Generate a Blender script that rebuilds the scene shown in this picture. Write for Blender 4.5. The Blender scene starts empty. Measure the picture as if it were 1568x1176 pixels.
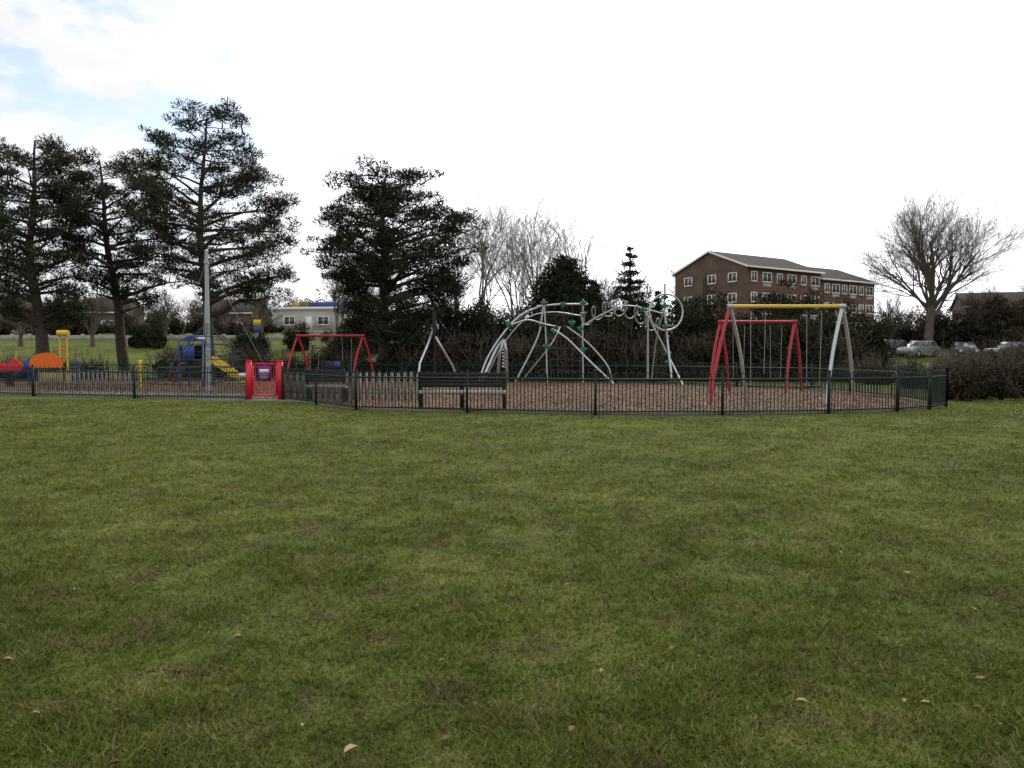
import bpy, math, random
import numpy as np
from mathutils import Vector
R=np.random.default_rng(7); random.seed(7)
F=1130.0; PITCH=math.atan(48/F); CAMZ=1.6
def P(px,py,d):
    u=(px-784)/F; v=(588-py)/F
    y=math.cos(PITCH)+v*math.sin(PITCH); z=v*math.cos(PITCH)-math.sin(PITCH)
    return (u*d/y, d, CAMZ+z*d/y)
def G(px,d): return (P(px,560,d)[0],d)
def terr(x,y):
    t=np.clip((np.asarray(y,float)-50)/50,0,1); return 4.5*t*t*(3-2*t)+0*np.asarray(x)
# ---------------------------------------------------------------- materials
def mat(name,rough=0.7,metal=0.0,spec=0.3):
    m=bpy.data.materials.new(name); m.use_nodes=True; nt=m.node_tree
    b=nt.nodes['Principled BSDF']; b.inputs['Roughness'].default_value=rough
    b.inputs['Metallic'].default_value=metal; b.inputs['Specular IOR Level'].default_value=spec
    return m,nt,b
def ramp(nt,stops):
    r=nt.nodes.new('ShaderNodeValToRGB'); e=r.color_ramp.elements
    e[0].position=stops[0][0]; e[0].color=(*stops[0][1],1); e[1].position=stops[-1][0]; e[1].color=(*stops[-1][1],1)
    for p,c in stops[1:-1]:
        x=e.new(p); x.color=(*c,1)
    return r
def noise(nt,scale,detail=4,vec=None,rough=0.6):
    n=nt.nodes.new('ShaderNodeTexNoise'); n.inputs['Scale'].default_value=scale; n.inputs['Detail'].default_value=detail
    n.inputs['Roughness'].default_value=rough
    if vec: nt.links.new(vec,n.inputs['Vector'])
    return n
def mix(nt,a,b,f,mode='MIX'):
    m=nt.nodes.new('ShaderNodeMix'); m.data_type='RGBA'; m.blend_type=mode
    for s,i in ((a,6),(b,7)):
        if isinstance(s,tuple): m.inputs[i].default_value=(*s,1)
        else: nt.links.new(s,m.inputs[i])
    if isinstance(f,(int,float)): m.inputs[0].default_value=f
    else: nt.links.new(f,m.inputs[0])
    return m.outputs[2]
def pos(nt): return nt.nodes.new('ShaderNodeNewGeometry').outputs['Position']
def bump(nt,b,src,strength,dist):
    n=nt.nodes.new('ShaderNodeBump'); n.inputs['Strength'].default_value=strength; n.inputs['Distance'].default_value=dist
    nt.links.new(src,n.inputs['Height']); nt.links.new(n.outputs[0],b.inputs['Normal'])
def simple(name,c,rough=0.6,metal=0.0,var=0.25,scale=3.0,spec=0.3):
    m,nt,b=mat(name,rough,metal,spec); n=noise(nt,scale,5,pos(nt))
    r=ramp(nt,[(0.3,tuple(x*(1-var) for x in c)),(0.7,tuple(min(1,x*(1+var)) for x in c))])
    nt.links.new(n.outputs['Fac'],r.inputs[0]); nt.links.new(r.outputs[0],b.inputs['Base Color']); return m
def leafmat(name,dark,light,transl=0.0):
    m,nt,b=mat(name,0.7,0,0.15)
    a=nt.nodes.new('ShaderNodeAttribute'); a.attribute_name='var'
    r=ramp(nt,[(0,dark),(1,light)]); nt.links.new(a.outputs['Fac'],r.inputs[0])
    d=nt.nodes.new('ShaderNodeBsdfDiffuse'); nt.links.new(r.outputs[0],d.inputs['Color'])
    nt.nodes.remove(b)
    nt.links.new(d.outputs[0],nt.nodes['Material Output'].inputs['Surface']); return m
def grasscolor(nt,p):
    big=noise(nt,0.35,3,p); med=noise(nt,2.4,5,p,.68)
    r1=ramp(nt,[(0.3,(0.072,0.098,0.022)),(0.5,(0.122,0.148,0.036)),(0.7,(0.178,0.188,0.066))])
    nt.links.new(med.outputs['Fac'],r1.inputs[0])
    r2=ramp(nt,[(0.35,(0.76,0.78,0.78)),(0.65,(1.14,1.09,1.06))]); nt.links.new(big.outputs['Fac'],r2.inputs[0])
    c=mix(nt,r1.outputs[0],r2.outputs[0],1.0,'MULTIPLY')
    bn=noise(nt,2.0,8,p,0.8)
    rb=ramp(nt,[(0.52,(0,0,0)),(0.62,(1,1,1))]); nt.links.new(bn.outputs['Fac'],rb.inputs[0])
    return c,rb.outputs[0]
def M_ground():
    m,nt,b=mat('grass_ground',0.95,0,0.05); p=pos(nt)
    c,bm=grasscolor(nt,p); fine=noise(nt,38,4,p,0.75)
    c2=mix(nt,c,(0.115,0.088,0.055),mix(nt,(0,0,0),bm,0.8))
    rf=ramp(nt,[(0.3,(0.5,0.5,0.5)),(0.7,(1.4,1.4,1.35))]); nt.links.new(fine.outputs['Fac'],rf.inputs[0])
    c3=mix(nt,c2,rf.outputs[0],1.0,'MULTIPLY')
    nt.links.new(c3,b.inputs['Base Color']); bump(nt,b,fine.outputs['Fac'],0.8,0.05); return m
def M_blade():
    m,nt,b=mat('grass_blades',0.6,0,0.2); p=pos(nt)
    c,bm=grasscolor(nt,p)
    a=nt.nodes.new('ShaderNodeAttribute'); a.attribute_name='var'
    rv=ramp(nt,[(0,(0.45,0.5,0.42)),(0.75,(1.4,1.38,1.15)),(0.9,(1.7,1.55,1.9)),(1,(2.5,2.0,3.6))]); nt.links.new(a.outputs['Fac'],rv.inputs[0])
    c2=mix(nt,c,(0.13,0.105,0.06),mix(nt,(0,0,0),bm,0.66))
    c3=mix(nt,c2,rv.outputs[0],1.0,'MULTIPLY'); nt.nodes.remove(b)
    d=nt.nodes.new('ShaderNodeBsdfDiffuse'); nt.links.new(c3,d.inputs['Color'])
    t=nt.nodes.new('ShaderNodeBsdfTranslucent'); nt.links.new(c3,t.inputs['Color'])
    mx=nt.nodes.new('ShaderNodeMixShader'); mx.inputs[0].default_value=0.38
    nt.links.new(d.outputs[0],mx.inputs[1]); nt.links.new(t.outputs[0],mx.inputs[2])
    nt.links.new(mx.outputs[0],nt.nodes['Material Output'].inputs['Surface']); return m
def M_bark():
    m,nt,b=mat('bark_chippings',0.9,0,0.1); p=pos(nt)
    n=noise(nt,0.7,6,p,.75); f=noise(nt,14,6,p,0.8)
    r=ramp(nt,[(0.3,(0.10,0.074,0.052)),(0.5,(0.185,0.122,0.080)),(0.72,(0.26,0.175,0.112))]); nt.links.new(n.outputs['Fac'],r.inputs[0])
    r2=ramp(nt,[(0.3,(0.5,0.5,0.5)),(0.7,(1.35,1.32,1.3))]); nt.links.new(f.outputs['Fac'],r2.inputs[0])
    nt.links.new(mix(nt,r.outputs[0],r2.outputs[0],1.0,'MULTIPLY'),b.inputs['Base Color']); bump(nt,b,f.outputs['Fac'],0.7,0.05); return m
def M_brick(name,c1,c2):
    m,nt,b=mat(name,0.85,0,0.2)
    tc=nt.nodes.new('ShaderNodeTexCoord'); mp=nt.nodes.new('ShaderNodeMapping'); mp.inputs['Rotation'].default_value=(math.radians(90),0,0)
    nt.links.new(tc.outputs['Object'],mp.inputs[0])
    t=nt.nodes.new('ShaderNodeTexBrick'); t.inputs['Scale'].default_value=1.0; t.inputs['Brick Width'].default_value=0.22; t.inputs['Row Height'].default_value=0.075; t.inputs['Mortar Size'].default_value=0.008
    t.inputs['Color1'].default_value=(*c1,1); t.inputs['Color2'].default_value=(*c2,1); t.inputs['Mortar'].default_value=(0.13,0.11,0.09,1)
    nt.links.new(mp.outputs[0],t.inputs['Vector'])
    n=noise(nt,0.6,5,tc.outputs['Object']); r=ramp(nt,[(0.3,(0.75,0.75,0.75)),(0.7,(1.15,1.15,1.15))]); nt.links.new(n.outputs['Fac'],r.inputs[0])
    nt.links.new(mix(nt,t.outputs['Color'],r.outputs[0],1.0,'MULTIPLY'),b.inputs['Base Color']); return m
MAT=dict(
 ground=M_ground(), blade=M_blade(), chips=M_bark(), chip=leafmat('loose_bark_chips',(0.075,0.053,0.038),(0.30,0.21,0.142)),
 asphalt=simple('asphalt',(0.15,0.15,0.145),0.9,var=0.2,scale=20),
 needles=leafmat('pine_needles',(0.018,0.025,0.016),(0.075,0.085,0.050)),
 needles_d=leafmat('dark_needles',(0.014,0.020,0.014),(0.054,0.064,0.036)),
 ivy=leafmat('evergreen_leaves',(0.015,0.019,0.011),(0.055,0.060,0.034)),
 bram=leafmat('winter_hedge_leaves',(0.028,0.023,0.016),(0.092,0.076,0.050)),
 twigmass=leafmat('distant_twigs',(0.05,0.042,0.034),(0.12,0.10,0.08)),
 core=simple('light_blocking_core',(0.012,0.013,0.009),0.95,spec=0),  # dark filler added inside bushes to block light, not real foliage
 pbark=simple('pine_bark',(0.065,0.050,0.040),0.95,var=0.5,scale=6),
 tbark=simple('bare_tree_bark',(0.11,0.095,0.078),0.95,var=0.4,scale=5,spec=.1),
 pale=simple('pale_tree_bark',(0.21,0.185,0.155),0.9,var=0.3,scale=5),
 green=simple('dark_painted_steel',(0.008,0.020,0.016),0.6,spec=0.3),
 steel=simple('galvanised_steel',(0.45,0.47,0.48),0.42,0.75,var=0.1),
 mast=simple('grey_mast_paint',(0.36,0.37,0.38),0.5,0.1,var=0.1),
 rope=simple('dark_rope',(0.05,0.05,0.055),0.9),
 red=simple('red_paint',(0.62,0.012,0.03),0.35,var=0.08,spec=0.5),
 redw=simple('weathered_red_paint',(0.36,0.02,0.035),0.45,var=0.15,spec=0.4),
 yellow=simple('yellow_paint',(0.62,0.42,0.03),0.4,var=0.08,spec=0.5),
 orange=simple('orange_plastic',(0.75,0.16,0.015),0.45,var=0.08),
 blue=simple('blue_plastic',(0.02,0.07,0.30),0.45,var=0.08),
 clamp=simple('green_clamp',(0.015,0.16,0.06),0.45),
 black=simple('black_timber',(0.016,0.018,0.018),0.6),
 seat=simple('pale_bench_slats',(0.55,0.54,0.51),0.6,var=0.15),
 wood=simple('weathered_grey_wood',(0.24,0.23,0.215),0.85,var=0.35,scale=8),
 conc=simple('concrete',(0.32,0.31,0.29),0.85,var=0.2,scale=6),
 brick=M_brick('red_brown_brick',(0.13,0.052,0.033),(0.10,0.042,0.03)),
 brick2=M_brick('house_brick',(0.18,0.12,0.095),(0.15,0.10,0.08)),
 tile=simple('brown_roof_tiles',(0.050,0.040,0.036),0.9,var=0.3,scale=2,spec=.1),
 white=simple('white_paint',(0.75,0.75,0.73),0.5,var=0.06),
 render=simple('cream_render',(0.40,0.39,0.35),0.8,var=0.12),
 glass=simple('window_glass',(0.04,0.045,0.05),0.12,0.0,spec=0.8),
 purple=simple('purple_sign_print',(0.16,0.02,0.20),0.5),
 silver=simple('silver_car_paint',(0.24,0.25,0.27),0.4,0.4,var=0.03,spec=0.5),
 carred=simple('dark_car_paint',(0.03,0.03,0.045),0.35,0.1,var=0.03,spec=0.5),
 tyre=simple('tyre_rubber',(0.02,0.02,0.02),0.8),
 leaf1=leafmat('dead_leaves',(0.07,0.04,0.02),(0.42,0.28,0.17)),
)
# ---------------------------------------------------------------- mesh builder
class MB:
    def __init__(s): s.V=[];s.F=[];s.M=[];s.A=[];s.n=0;s.mats=[]
    def mi(s,m):
        if m not in s.mats: s.mats.append(m)
        return s.mats.index(m)
    def add(s,v,f,m,var=0.5):
        v=np.asarray(v,float).reshape(-1,3); f=np.asarray(f,int)
        s.V.append(v); s.F.append(f+s.n); s.M.append(np.full(len(f),s.mi(m)))
        s.A.append(np.broadcast_to(np.asarray(var,float),(len(f),)).copy()); s.n+=len(v)
    def tubes(s,segs,m,n=6,caps=False):
        a=np.asarray(segs,float)
        if len(a)==0: return
        p0,p1,r0,r1=a[:,:3],a[:,3:6],a[:,6],a[:,7]
        d=p1-p0; L=np.linalg.norm(d,axis=1,keepdims=True)+1e-9; d=d/L
        ref=np.where(np.abs(d[:,2:3])<0.9,np.array([[0,0,1.]]),np.array([[1.,0,0]]))
        u=np.cross(d,ref); u/=np.linalg.norm(u,axis=1,keepdims=True); w=np.cross(d,u)
        an=np.arange(n)*2*math.pi/n; c=np.cos(an)[None,:,None]; sn=np.sin(an)[None,:,None]
        ring=u[:,None,:]*c+w[:,None,:]*sn
        A=p0[:,None,:]+ring*r0[:,None,None]; B=p1[:,None,:]+ring*r1[:,None,None]
        v=np.concatenate([A,B],1).reshape(-1,3)
        i=np.arange(n); j=(i+1)%n; fq=np.stack([i,i+n,j+n,j],1)
        f=(fq[None]+(np.arange(len(a))*2*n)[:,None,None]).reshape(-1,4)
        s.add(v,f,m)
        if caps:
            for k in range(len(a)):
                s.add(A[k],[list(range(n))[::-1]] if n==4 else [[0,q,q+1] for q in range(1,n-1)],m)
                s.add(B[k],[list(range(n))] if n==4 else [[0,q,q+1] for q in range(1,n-1)],m)
    def path(s,pts,r,m,n=8,smooth=0):
        pts=[np.array(p,float) for p in pts]
        if smooth:
            o=[];q=[2*pts[0]-pts[1]]+pts+[2*pts[-1]-pts[-2]]
            for i in range(1,len(q)-2):
                for t in np.arange(smooth)/smooth:
                    a,b,c,d=q[i-1],q[i],q[i+1],q[i+2]
                    o.append(0.5*(2*b+(c-a)*t+(2*a-5*b+4*c-d)*t*t+(3*b-a-3*c+d)*t**3))
            o.append(pts[-1]); pts=o
        s.tubes([[*pts[i],*pts[i+1],r,r] for i in range(len(pts)-1)],m,n)
    def box(s,c,size,m,rot=0,taper=1.0):
        x,y,z=[q/2 for q in size]; v=[]
        for sz in (-1,1):
            k=taper if sz>0 else 1
            for sx,sy in ((-1,-1),(1,-1),(1,1),(-1,1)):
                a,b=sx*x*k,sy*y*k
                v.append((c[0]+a*math.cos(rot)-b*math.sin(rot),c[1]+a*math.sin(rot)+b*math.cos(rot),c[2]+sz*z))
        s.add(v,[[3,2,1,0],[4,5,6,7],[0,1,5,4],[1,2,6,5],[2,3,7,6],[3,0,4,7]],m)
    def prism(s,poly,off,m):
        poly=np.asarray(poly,float); n=len(poly); v=np.concatenate([poly,poly+np.asarray(off)])
        s.add(v,[[i,(i+1)%n,(i+1)%n+n,i+n] for i in range(n)],m)
        s.add(v,[list(range(n))[::-1]],m); s.add(v,[list(range(n,2*n))],m)
    def leaves(s,c,size,asp,m,var,updir=None,up=0.0):
        c=np.asarray(c,float); N=len(c)
        a=R.normal(size=(N,3)); 
        if updir is not None: a=a*(1-up)+np.asarray(updir)*up*1.6
        a/=np.linalg.norm(a,axis=1,keepdims=True); b=np.cross(a,R.normal(size=(N,3))); b/=np.linalg.norm(b,axis=1,keepdims=True)
        sz=(size*R.uniform(0.6,1.3,N))[:,None]; a*=sz; b*=sz*asp
        v=np.stack([c-a*.5,c+b*.5,c+a*.5,c-b*.5],1).reshape(-1,3)
        s.add(v,np.arange(4*N).reshape(N,4),m,var)
    def blob(s,c,r,m,n=10,jit=0.15):
        th=np.linspace(0,math.pi,n//2+2); ph=np.arange(n)*2*math.pi/n
        v=[];
        for t in th:
            for p in ph:
                k=1+R.uniform(-jit,jit)
                v.append((c[0]+r[0]*k*math.sin(t)*math.cos(p),c[1]+r[1]*k*math.sin(t)*math.sin(p),c[2]+r[2]*k*math.cos(t)))
        f=[[i*n+j,i*n+(j+1)%n,(i+1)*n+(j+1)%n,(i+1)*n+j] for i in range(len(th)-1) for j in range(n)]
        s.add(v,f,m)
    def build(s,name,parent=None,smooth=False,loc=None,rotz=0):
        me=bpy.data.meshes.new(name); V=np.concatenate(s.V)
        me.vertices.add(len(V)); me.vertices.foreach_set('co',V.ravel())
        tot=np.concatenate([np.full(len(f),f.shape[1]) for f in s.F]); idx=np.concatenate([f.ravel() for f in s.F])
        me.loops.add(len(idx)); me.loops.foreach_set('vertex_index',idx.astype(np.int32))
        me.polygons.add(len(tot)); me.polygons.foreach_set('loop_start',np.concatenate([[0],np.cumsum(tot)[:-1]]).astype(np.int32))
        me.polygons.foreach_set('loop_total',tot.astype(np.int32))
        me.polygons.foreach_set('material_index',np.concatenate(s.M).astype(np.int32))
        at=me.attributes.new('var','FLOAT','FACE'); at.data.foreach_set('value',np.concatenate(s.A).astype(np.float32))
        for m in s.mats: me.materials.append(MAT[m])
        me.update(calc_edges=True); me.validate()
        if smooth: me.polygons.foreach_set('use_smooth',np.ones(len(me.polygons),bool))
        o=bpy.data.objects.new(name,me); bpy.context.collection.objects.link(o)
        if parent: o.parent=parent
        if loc is not None: o.location=loc
        o.rotation_euler[2]=rotz
        return o
def empty(name,loc=(0,0,0),rotz=0):
    e=bpy.data.objects.new(name,None); bpy.context.collection.objects.link(e); e.location=loc; e.rotation_euler[2]=rotz; return e
def inside(x,y,poly):
    r=np.zeros(len(x),bool); n=len(poly)
    for i in range(n):
        (x0,y0),(x1,y1)=poly[i],poly[(i+1)%n]
        c=((y0>y)!=(y1>y)); xi=(x1-x0)*(y-y0)/((y1-y0) or 1e-9)+x0; r^=c&(x<xi)
    return r
# ---------------------------------------------------------------- ground
xs=np.concatenate([np.linspace(-1500,-120,12),np.linspace(-110,110,56),np.linspace(120,1500,12)])
ys=np.concatenate([np.linspace(-300,-20,6),np.linspace(-10,130,71),np.linspace(150,2500,20)])
X,Y=np.meshgrid(xs,ys); Z=terr(X,Y)
nx=len(xs); fi=[[j*nx+i,j*nx+i+1,(j+1)*nx+i+1,(j+1)*nx+i] for j in range(len(ys)-1) for i in range(nx-1)]
b=MB(); b.add(np.stack([X,Y,Z],-1).reshape(-1,3),fi,'ground'); b.build('grass_ground',smooth=True)
front=[(-34,33),(-24,29.6),G(50,27),G(205,25.7),G(377,25.1)]
front2=[G(433,25.0),G(545,20.5),G(715,19.6),G(912,18.8),G(1107,18.8),G(1270,19.2),G(1375,19.9),G(1425,20.7),G(1450,22.0)]
back=[G(1450,22.0),(13.6,26),(13.0,32),(8,37),(0,39.5),(-12,41),(-26,41),(-34,33)]
enc=front+front2+back[1:-1]
def blades():
    N=440000
    u=R.uniform(0,1,N); d=2.0*(25/2.0)**u
    x=d*R.uniform(-0.9,0.9,N)
    hgt=R.uniform(0.013,0.033,N)*(1+0.012*d); wid=0.0030*(1+0.22*d)*R.uniform(0.7,1.3,N)
    cl=0.5+0.25*(np.sin(x*3.1+1.3*np.sin(d*2.3))*np.sin(d*2.7+1.1*np.sin(x*1.9))+np.sin(x*11.3+2*np.sin(d*7.1))*np.sin(d*9.7+1.7*np.sin(x*8.3))); 
    keep=~inside(x,d,enc); keep&=~((d>23.8)&(x<-5)&(x>-12)); keep&=R.uniform(0,1,N)<(.45+.8*cl)
    hgt*=0.5+1.0*cl
    x,d,hgt,wid=x[keep],d[keep],hgt[keep],wid[keep]; N=len(x)
    az=R.uniform(0,2*math.pi,N); le=R.uniform(0.3,1.9,N)*hgt; la=R.uniform(0,2*math.pi,N)
    dx,dy=np.cos(az)*wid,np.sin(az)*wid; z0=np.full(N,-0.003)
    v=np.stack([np.stack([x-dx,d-dy,z0],1),np.stack([x+dx,d+dy,z0],1),np.stack([x+np.cos(la)*le,d+np.sin(la)*le,hgt],1)],1)
    b=MB(); b.add(v.reshape(-1,3),np.arange(3*N).reshape(N,3),'blade',R.uniform(0,1,N)); b.build('grass_tufts')
blades()
def fallen():
    b=MB(); 
    for k in range(420):
        d=2.6*(24/2.6)**random.random(); x=d*random.uniform(-.85,.85)
        if d>17.5 and x<12: continue
        s=random.choice([0.010,0.012,0.014,0.018,0.024])*(1+.03*d); a=random.uniform(0,6.28); cx,sx=math.cos(a),math.sin(a)
        prof=[(-1,0),(-.5,.42),(.2,.5),(1,0),(.2,-.5),(-.5,-.42)]; hz=random.uniform(.1,.6)*s
        z0=0.018
        pts=[(x+s*(u*cx-w*sx),d+s*(u*sx+w*cx),z0+abs(w)*hz*2+random.uniform(0,.2)*s) for u,w in prof]
        b.add(pts,[[0,1,2,3],[0,3,4,5]],'leaf1',random.random()**2.5*.85)
    for px,py,s in ((532,1150,.035),(1237,1075,.03),(1034,992,.025)):
        d=1.57/((py-540)/F)*.985; x=G(px,d)[0]; a=random.uniform(-.5,.9)
        prof=[(-1,0),(-.5,.42),(.2,.5),(1,0),(.2,-.5),(-.5,-.42)]
        b.add([(x+s*(u*math.cos(a)-w*math.sin(a)),d+s*(u*math.sin(a)+w*math.cos(a)),.028+abs(w)*s*.8) for u,w in prof],[[0,1,2,3],[0,3,4,5]],'leaf1',0.9 if py>1000 else .4)
    b.build('fallen_leaves')
fallen()
# ---------------------------------------------------------------- fence
def sheet(name,poly,z,m):
    b=MB(); b.add([(x,y,z) for x,y in poly],[list(range(len(poly)))],m); return b.build(name)
sheet('bark_chipping_surface',enc,0.004,'chips')
def chips():
    N=70000; x=R.uniform(-20,14,N); y=19+R.uniform(0,1,N)**1.3*20; k=inside(x,y,[(a*.985,b_+.15) for a,b_ in enc]); x,y=x[k],y[k]; N=len(x)
    b=MB(); b.leaves(np.stack([x,y,R.uniform(.006,.022,N)],1),.062,.4,'chip',R.uniform(0,1,N)**1.2); 
    b.build('loose_bark_chips')
chips()
def fence(name,pl,hscale=1.0):
    b=MB(); bars=[];posts=[]
    pl=[np.array(p,float) for p in pl]
    for a,c in zip(pl[:-1],pl[1:]):
        L=np.linalg.norm(c-a); d=(c-a)/L; n=max(1,round(L/3.3)); 
        for k in range(n):
            s0=L*k/n; s1=L*(k+1)/n
            q=a+d*s0; posts.append(q)
            A=a+d*s0; B=a+d*s1
            for z in (0.10,0.92): bars.append([*A,z,*B,z,0.024,0.024])
            m=int((s1-s0)/0.1); m-=m%2; sp=(s1-s0)/(m+1)
            for i in range(1,m+1):
                x=a+d*(s0+sp*i); bars.append([*x,0.05,*x,1.03,0.0125,0.0125])
                if i%2==1:
                    y=x+d*sp; prev=np.array([*x,1.03])
                    for t in (0.25,.5,.75,1):
                        an=math.pi*(1-t); w=x+d*sp*(0.5+0.5*math.cos(an)); cur=np.array([*w,1.03+math.sin(an)*0.06])
                        bars.append([*prev,*cur,.0125,.0125]); prev=cur
    posts.append(pl[-1]); b.tubes(bars,'green',4)
    for q in posts:
        b.box((q[0],q[1],0.56),(0.065,0.065,1.12),'green')
        b.box((q[0],q[1],1.13),(0.08,0.08,0.025),'green')
    for a,c in zip(pl[:-1],pl[1:]):
        d=c-a; L=np.linalg.norm(d); b.box(((a+c)[0]/2,(a+c)[1]/2+.09,0.03),(L,0.05,0.07),'wood' if a[0]>-4 else 'conc',math.atan2(d[1],d[0]))
    return b.build(name)
fence('metal_railing_fence',front); fence('metal_railing_fence',front2); fence('metal_railing_fence',back)
def gate():
    b=MB(); x0,y=G(381,25.05); x1=G(429,25.05)[0]
    for x in (x0,x1):
        b.box((x,y,0.66),(0.17,0.12,1.32),'red'); b.box((x,y,1.33),(0.19,0.14,0.03),'red')
    z0,z1=.14,1.22; a,c=x0+.13,x1-.13
    for z in (z0,z1,): b.box(((a+c)/2,y,z),(c-a,.05,.06),'red')
    for x in (a,c): b.box((x,y,(z0+z1)/2),(.05,.045,z1-z0-.065),'red')
    n=9
    for i in range(1,n):
        x=a+(c-a)*i/n; b.tubes([[x,y,z0,x,y,z1,.013,.013]],'red',6)
    b.box(((a+c)/2,y-.045,.90),(.44,.015,.50),'purple'); b.box(((a+c)/2,y-.056,.98),(.32,.006,.12),'white')
    for z in (.86,.80,.74): b.box(((a+c)/2,y-.056,z),(.30,.006,.015),'seat')
    b.box((x0-.2,y-.05,.85),(.22,.02,.12),'white')
    b.build('red_gate')
gate()
sheet('asphalt_path',[G(300,25.6),G(300,24.9),G(440,24.2),G(470,23.2),G(475,23.8),G(440,25.3)],0.008,'asphalt')
sheet('asphalt_path',[(-34,29.5),(-22,27.9),(-14,27.4),(-9,26),(-8,26),(-9,28),(-13,29.4),(-20,30.4),(-34,32)],0.012,'asphalt')
def pickets(name,a,c,h=0.95):
    b=MB(); a=np.array(a);c=np.array(c); L=np.linalg.norm(c-a); d=(c-a)/L; n=int(L/.22); r=math.atan2(d[1],d[0])
    for i in range(n+1):
        q=a+d*L*i/n; hh=h+random.uniform(-.02,.02); b.box((q[0],q[1],hh/2),(.10,.02,hh),'wood',r)
        b.box((q[0],q[1],hh+.02),(.10,.02,.04),'wood',r,0.4)
    m=(a+c)/2; off=np.array([-d[1],d[0]])*.04
    for z in (.25,.75): b.box((m[0]+off[0],m[1]+off[1],z),(L,.04,.08),'wood',r)
    b.build(name)
pickets('wooden_picket_fence',G(436,25.6),G(640,24.8),.9)
pickets('wooden_picket_fence',G(60,32.5),G(205,31.5),.8)
def bench(name,cx,cy,L,rot=0):
    b=MB()
    for z in (.70,.80,.90,1.0): b.box((0,-.22,z),(L,.035,.094),'black')
    for i,y in enumerate((-.12,0,.12,.24)): b.box((0,y,.47),(L,.10,.045),'seat')
    for x in (-L*.48,0,L*.48) if L>2 else (-L*.45,L*.45):
        b.box((x,-.17,.54),(.08,.05,1.08),'black'); b.box((x,.22,.22),(.08,.06,.44),'black'); b.box((x,.03,.415),(.07,.5,.06),'black')
    b.box((0,-.20,.52),(L,.02,.10),'seat')
    return b.build(name,loc=(cx,cy,0.004),rotz=rot)
bench('park_bench',*G(708,20.4),2.4); bench('park_bench',*G(500,23.9),1.3)
# ---------------------------------------------------------------- swings
def swing(name,L,R_,sx_,spread,barmat,legmat,d,seats=2,rb=.055):
    b=MB(); A=np.array(P(*L,d)); B=np.array(P(*R_,d)); z=(A[2]+B[2])/2; A[2]=B[2]=z
    b.path([A+[-.05,0,0],B+[.05,0,0]],rb,barmat,12)
    for k,Q in enumerate((A,B)):
        for sy,lm in ((-1,legmat[2*k]),(1,legmat[2*k+1])):
            foot=Q+[sy*sx_,sy*spread,0]; foot[2]=0
            mid=Q*.5+foot*.5+np.array([sy*.06,sy*.03,.08])
            b.path([Q+[0,0,.02],mid,foot],.055,lm,10,smooth=8)
        b.box((Q[0],Q[1],z),(.14,.2,.15),legmat[2*k+1])
    n=seats; W=B[0]-A[0]
    for i in range(n):
        cx=A[0]+W*(i+.5)/n
        for sx in (-.24,.24): b.path([(cx+sx,d,z-.05),(cx+sx*.85,d,.55)],.008,'mast',5)
        b.box((cx,d,.52),(.46,.18,.04),'tyre')
        for sx in (-.24,.24): b.path([(cx+sx,d,z-.03),(cx+sx,d,z-.14)],.03,'tyre',6)
    return b.build(name)
swing('swing_frame',(1118,471),(1290,467),.85,.9,'yellow',('redw','steel','steel','steel'),23.6)
swing('swing_frame',(1103,491),(1217,494),.62,.8,'redw',('redw',)*4,30)
swing('toddler_swing_frame',(456,514),(556,514),.45,.7,'redw',('redw',)*4,38,rb=.06)
# ---------------------------------------------------------------- rope net climber
def netclimber():
    b=MB(); x,y=G(319,31); H=P(319,385,31)[2]
    b.tubes([[x,y,0,x,y,H*.45,.11,.10],[x,y,H*.45,x,y,H,.10,.07]],'mast',12)
    b.tubes([[x,y,H,x,y,H+.06,.09,.05],[x,y,H-.5,x,y,H-.4,.11,.11]],'mast',12,caps=True)
    n=8; R0=2.9; zt=2.9
    foot=[np.array([x+R0*math.cos(t),y+R0*math.sin(t),0.05]) for t in np.arange(n)*2*math.pi/n+.3]
    top=np.array([x,y,zt]); tt=np.array([x,y,H-.35])
    for i,f in enumerate(foot):
        b.path([top,f],.016,'rope',5); b.path([np.array([x,y,0.3]),f+[0,0,.6]],.010,'rope',5)
        if i%3==0: b.path([tt,(f-[x,y,0])*.95+[x,y,0]],.007,'mast',5)
    for k in range(1,9):
        t=k/9; ring=[top*(1-t)+f*t for f in foot]; ring.append(ring[0]); b.path(ring,.011,'rope',5)
    for k in range(1,6):
        for i in range(n):
            f=foot[i]; g=foot[(i+1)%n]; m=(f+g)/2; b.path([top*(1-k/6)+f*k/6,np.array([x,y,zt*(1-k/6)+.05]),],.009,'rope',4)
            b.path([top*(1-k/6)+f*k/6,top*(1-(k+1)/6.5)+m*((k+1)/6.5)],.009,'rope',4)
    b.build('rope_net_climber')
netclimber()
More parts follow.
